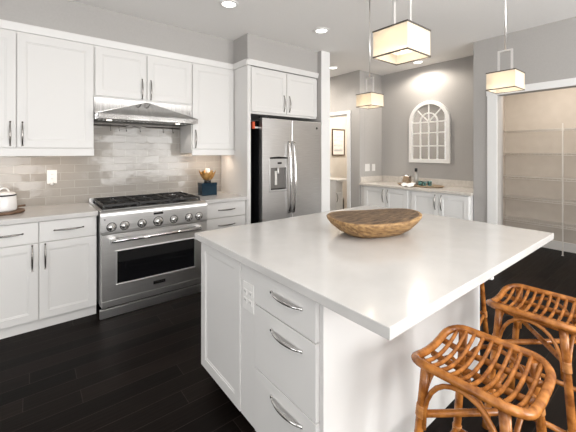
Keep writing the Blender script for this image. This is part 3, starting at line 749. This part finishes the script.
for yy in (yc-ri*.5, yc, yc+ri*.5): mu.box(x0, x1, yy-.009, yy+.009, zb_+.06, zs-.01)
for zz in (zb_+.06+.205, zb_+.06+.41, zs-.004): mu.box(x0-.001, x1, yc-ri, yc+ri, zz-.009, zz+.009)
link('muntin', mu, M_frame, t)
link('arch_muntin', arch(ri*.47, ri*.47+.018, x0-.002, x1), M_frame, t)
for an in (45, 90, 135):
    a = math.radians(an); d_ = Vector((0, math.cos(a), math.sin(a))); n_ = Vector((0, -math.sin(a), math.cos(a)))*.008; o_ = Vector((x0, yc, zs))
    c = MB(); bm = c.bm; vs_ = [bm.verts.new(o_ + d_*r_ + n_*s_ + Vector((dx, 0, 0))) for dx in (.001, x1-x0) for r_, s_ in ((.02,-1), (ri,-1), (ri,1), (.02,1))]
    for f in ((0,1,2,3), (4,5,6,7), (0,1,5,4), (1,2,6,5), (2,3,7,6), (3,0,4,7)): bm.faces.new([vs_[i] for i in f])
    link('ray_muntin', c, M_frame, t)

# tray and what stands on it
ZA = .9202
t = thing('serving_tray', 'long oval wooden tray on the alcove countertop', 'tray', (4.58, 2.56, ZA))
M_tray = noisy('pale_wood_tray', (.30,.21,.13), (.44,.33,.22), 9, .5, stretch=(6,1,1))
c = MB(); bm = c.bm; rows = []
for (rx, ry, z) in ((.17, .33, ZA), (.19, .37, ZA+.022), (.182, .362, ZA+.023), (.168, .335, ZA+.008), (.02, .05, ZA+.007)):
    rows.append([bm.verts.new((4.58+rx*math.cos(2*PI*k/48), 2.56+ry*math.sin(2*PI*k/48), z)) for k in range(48)])
for A_, B_ in zip(rows, rows[1:]):
    for k in range(48): bm.faces.new([A_[k], A_[(k+1)%48], B_[(k+1)%48], B_[k]]).smooth = True
bm.faces.new(rows[0]); bm.faces.new(rows[-1])
link('dish', c, M_tray, t)
zt = ZA+.0085
t = thing('ice_bucket', 'small metal ice bucket at the left of the tray', 'bucket', (4.62, 2.80, zt))
link('body', MB().lathe([(.055, zt), (.062, zt+.01), (.084, zt+.125), (.088, zt+.128), (.088, zt+.135), (.080, zt+.133), (.060, zt+.02)], (4.62, 2.80, 0), 28), M_chrome, t)
for s_ in (-1, 1): link('handle', MB().tube([(4.62, 2.80+s_*(.080+.018*math.sin(a)), zt+.085+.022*math.cos(a)) for a in [PI*k/8 for k in range(9)]], .004, 6), M_chrome, t)
t = thing('glass_bottle', 'bottle with dark stopper standing on the tray behind the napkin', 'bottle', (4.64, 2.655, zt))
link('body', MB().lathe([(.033, zt), (.036, zt+.006), (.036, zt+.125), (.030, zt+.15), (.013, zt+.18), (.013, zt+.2)], (4.64, 2.655, 0), 24), mat('pale_bottle', (.40,.385,.36), .06), t)
link('stopper', MB().lathe([(.012, zt+.2002), (.021, zt+.204), (.021, zt+.250), (.016, zt+.253)], (4.64, 2.655, 0), 20), M_black, t)
# napkin draped over the tray edge
nm = MB(); bm = nm.bm; G = []
for i in range(13):
    row = []
    for j in range(9):
        a, b = i/12, j/8
        A4, B4, C4, D4 = (4.37, 2.75), (4.52, 2.585), (4.272, 2.50), (4.278, 2.66)
        xx = (A4[0]*(1-a)+B4[0]*a)*(1-b) + (D4[0]*(1-a)+C4[0]*a)*b; yy = (A4[1]*(1-a)+B4[1]*a)*(1-b) + (D4[1]*(1-a)+C4[1]*a)*b
        e_ = ((xx-4.58)/.19)**2 + ((yy-2.56)/.37)**2
        k_ = min(1, max(0, (1.55-e_)/.45)); k_ = k_*k_*(3-2*k_)
        zz = ZA + .005 + .028*k_ + .007*(1+math.sin(9*a+5*b)) + .003*(1+math.sin(17*b))
        row.append(bm.verts.new((xx, yy, zz)))
    G.append(row)
for i in range(12):
    for j in range(8): bm.faces.new([G[i][j], G[i+1][j], G[i+1][j+1], G[i][j+1]]).smooth = True
o = link('napkin', nm, noisy('white_linen', (.84,.83,.81), (.89,.88,.86), 120, .8), loc=(4.38, 2.62, ZA))
sm = o.modifiers.new('thick', 'SOLIDIFY'); sm.thickness = .003; sm.offset = 1
tag(o, 'white cloth napkin draped over the front of the tray', 'napkin')
M_teal = mat('teal_glass', (.42,.72,.74), .05); M_teal.node_tree.nodes['Principled BSDF'].inputs['Transmission Weight'].default_value = .9
TG = [((4.57, 2.545), 'teal tumbler on the tray next to the bottle'), ((4.52, 2.46), 'teal tumbler in the middle of the three on the tray'), ((4.64, 2.44), 'teal tumbler on the tray farthest from the bottle')]
g0 = None
for (x, y), lab in TG:
    if g0 is None:
        g0 = link('tumbler', MB().lathe([(.026, zt), (.030, zt+.004), (.034, zt+.066), (.0345, zt+.068), (.031, zt+.067), (.027, zt+.010), (.004, zt+.009)], (x, y, 0), 24), M_teal, loc=(x, y, zt)); g = g0
    else:
        g = g0.copy(); col.objects.link(g); g.location = (x, y, zt)
    tag(g, lab, 'glass', 'teal tumblers on the tray')

# ------------------------------------------------------------------ pantry shelves
SH = [(1.757, 'topmost white wire pantry shelf'), (1.416, 'second white wire pantry shelf from the top'), (1.060, 'middle white wire pantry shelf'), (.742, 'fourth white wire pantry shelf from the top'), (.405, 'lowest white wire pantry shelf, near the floor')]
for z, lab in SH:
    t = thing('wire_shelf', lab, 'shelf', (5.9, .85, z), 'wire shelves in the pantry')
    c = MB()
    for x, r_ in ((5.752, .0045), (5.85, .003), (5.95, .003), (6.022, .004)): c.tube([(x, -.19, z-.004), (x, 1.885, z-.004)], r_, 6)
    for k in range(82):
        y = -.18+k*.0252; c.box(5.751, 6.024, y-.0015, y+.0015, z-.001, z+.002)
    o = link('deck', c, M_wire, t)
    c = MB().tube([(5.752, -.19, z-.030), (5.752, 1.885, z-.030)], .0045, 6)
    for k in range(42):
        y = -.18+k*.0504; c.box(5.7505, 5.7535, y-.0015, y+.0015, z-.028, z-.003)
    link('front_lip', c, M_wire, t)
o = link('shelf_pole', MB().box(5.733, 5.747, 1.111, 1.125, .0, 1.83).box(5.730, 5.7469, 1.105, 1.131, 0, .006), M_wire, loc=(5.74, 1.118, 0))
tag(o, 'thin white upright pole at the front of the pantry shelves', 'pole')

# ------------------------------------------------------------------ room beyond the hall door
t = thing('vanity_cabinet', 'small white cabinet seen through the hall doorway', 'cabinet', (4.56, 4.37, 0))
link('body', MB().box(4.425, 4.62, 4.141, 4.615, .08, .884), M_cab, t)
dr = link('drawer', slab(FY(4.12), 4.428, 4.615, .715, .868), M_cab, t, bevel=.0015)
dd = link('door', shaker(FY(4.12), 4.428, 4.615, .095, .700, rail=.045), M_cab, t)
link('handle', pull(FY(4.12), 4.445, .585, .16, True), M_nickel, dd)
t2 = thing('vanity_countertop', 'pale countertop seen through the hall doorway', 'countertop', (4.6, 4.37, .8845))
link('top', MB().box(4.425, 4.80, 4.09, 4.615, .8845, .920), M_quartz, t2, bevel=.002)
link('back_splash', MB().box(4.425, 4.80, 4.600, 4.615, .9202, 1.0), M_quartz, t2)
t = thing('waste_bin', 'dark bin beside the cabinet beyond the hall doorway', 'bin', (4.72, 4.30, 0))
link('body', MB().lathe([(.075, 0), (.08, .01), (.09, .50), (.085, .505)], (4.722, 4.30, 0), 24), mat('bin_dark', (.06,.05,.045), .5), t)
link('lid', MB().lathe([(.092, .5055), (.092, .53), (.06, .56), (.01, .565)], (4.722, 4.30, 0), 24), mat('bin_lid', (.25,.23,.21), .4), t)
t = thing('framed_picture', 'dark-framed landscape picture on the wall beyond the hall doorway', 'picture', (5.05, 4.618, 1.36))
px0, px1, pz0_, pz1_ = 4.832, 5.212, 1.363, 1.915; c = MB()
for (a, b, e, f) in ((px0, px1, pz0_, pz0_+.022), (px0, px1, pz1_-.022, pz1_), (px0, px0+.022, pz0_+.022, pz1_-.022), (px1-.022, px1, pz0_+.022, pz1_-.022)): c.box(a, b, 4.594, 4.6195, e, f)
link('frame', c, mat('bronze_frame', (.09,.06,.04), .4), t, bevel=.002)
link('mat_board', MB().box(px0+.022, px1-.022, 4.608, 4.614, pz0_+.022, pz1_-.022), mat('mat_board', (.78,.75,.71), .7), t)
M_art = noisy('misty_landscape', (.40,.41,.43), (.80,.77,.73), 2.2, .6, stretch=(1,1,6), lo=.35, hi=.55)
link('print', MB().box(px0+.06, px1-.06, 4.6065, 4.6079, pz0_+.07, pz1_-.07), M_art, t)
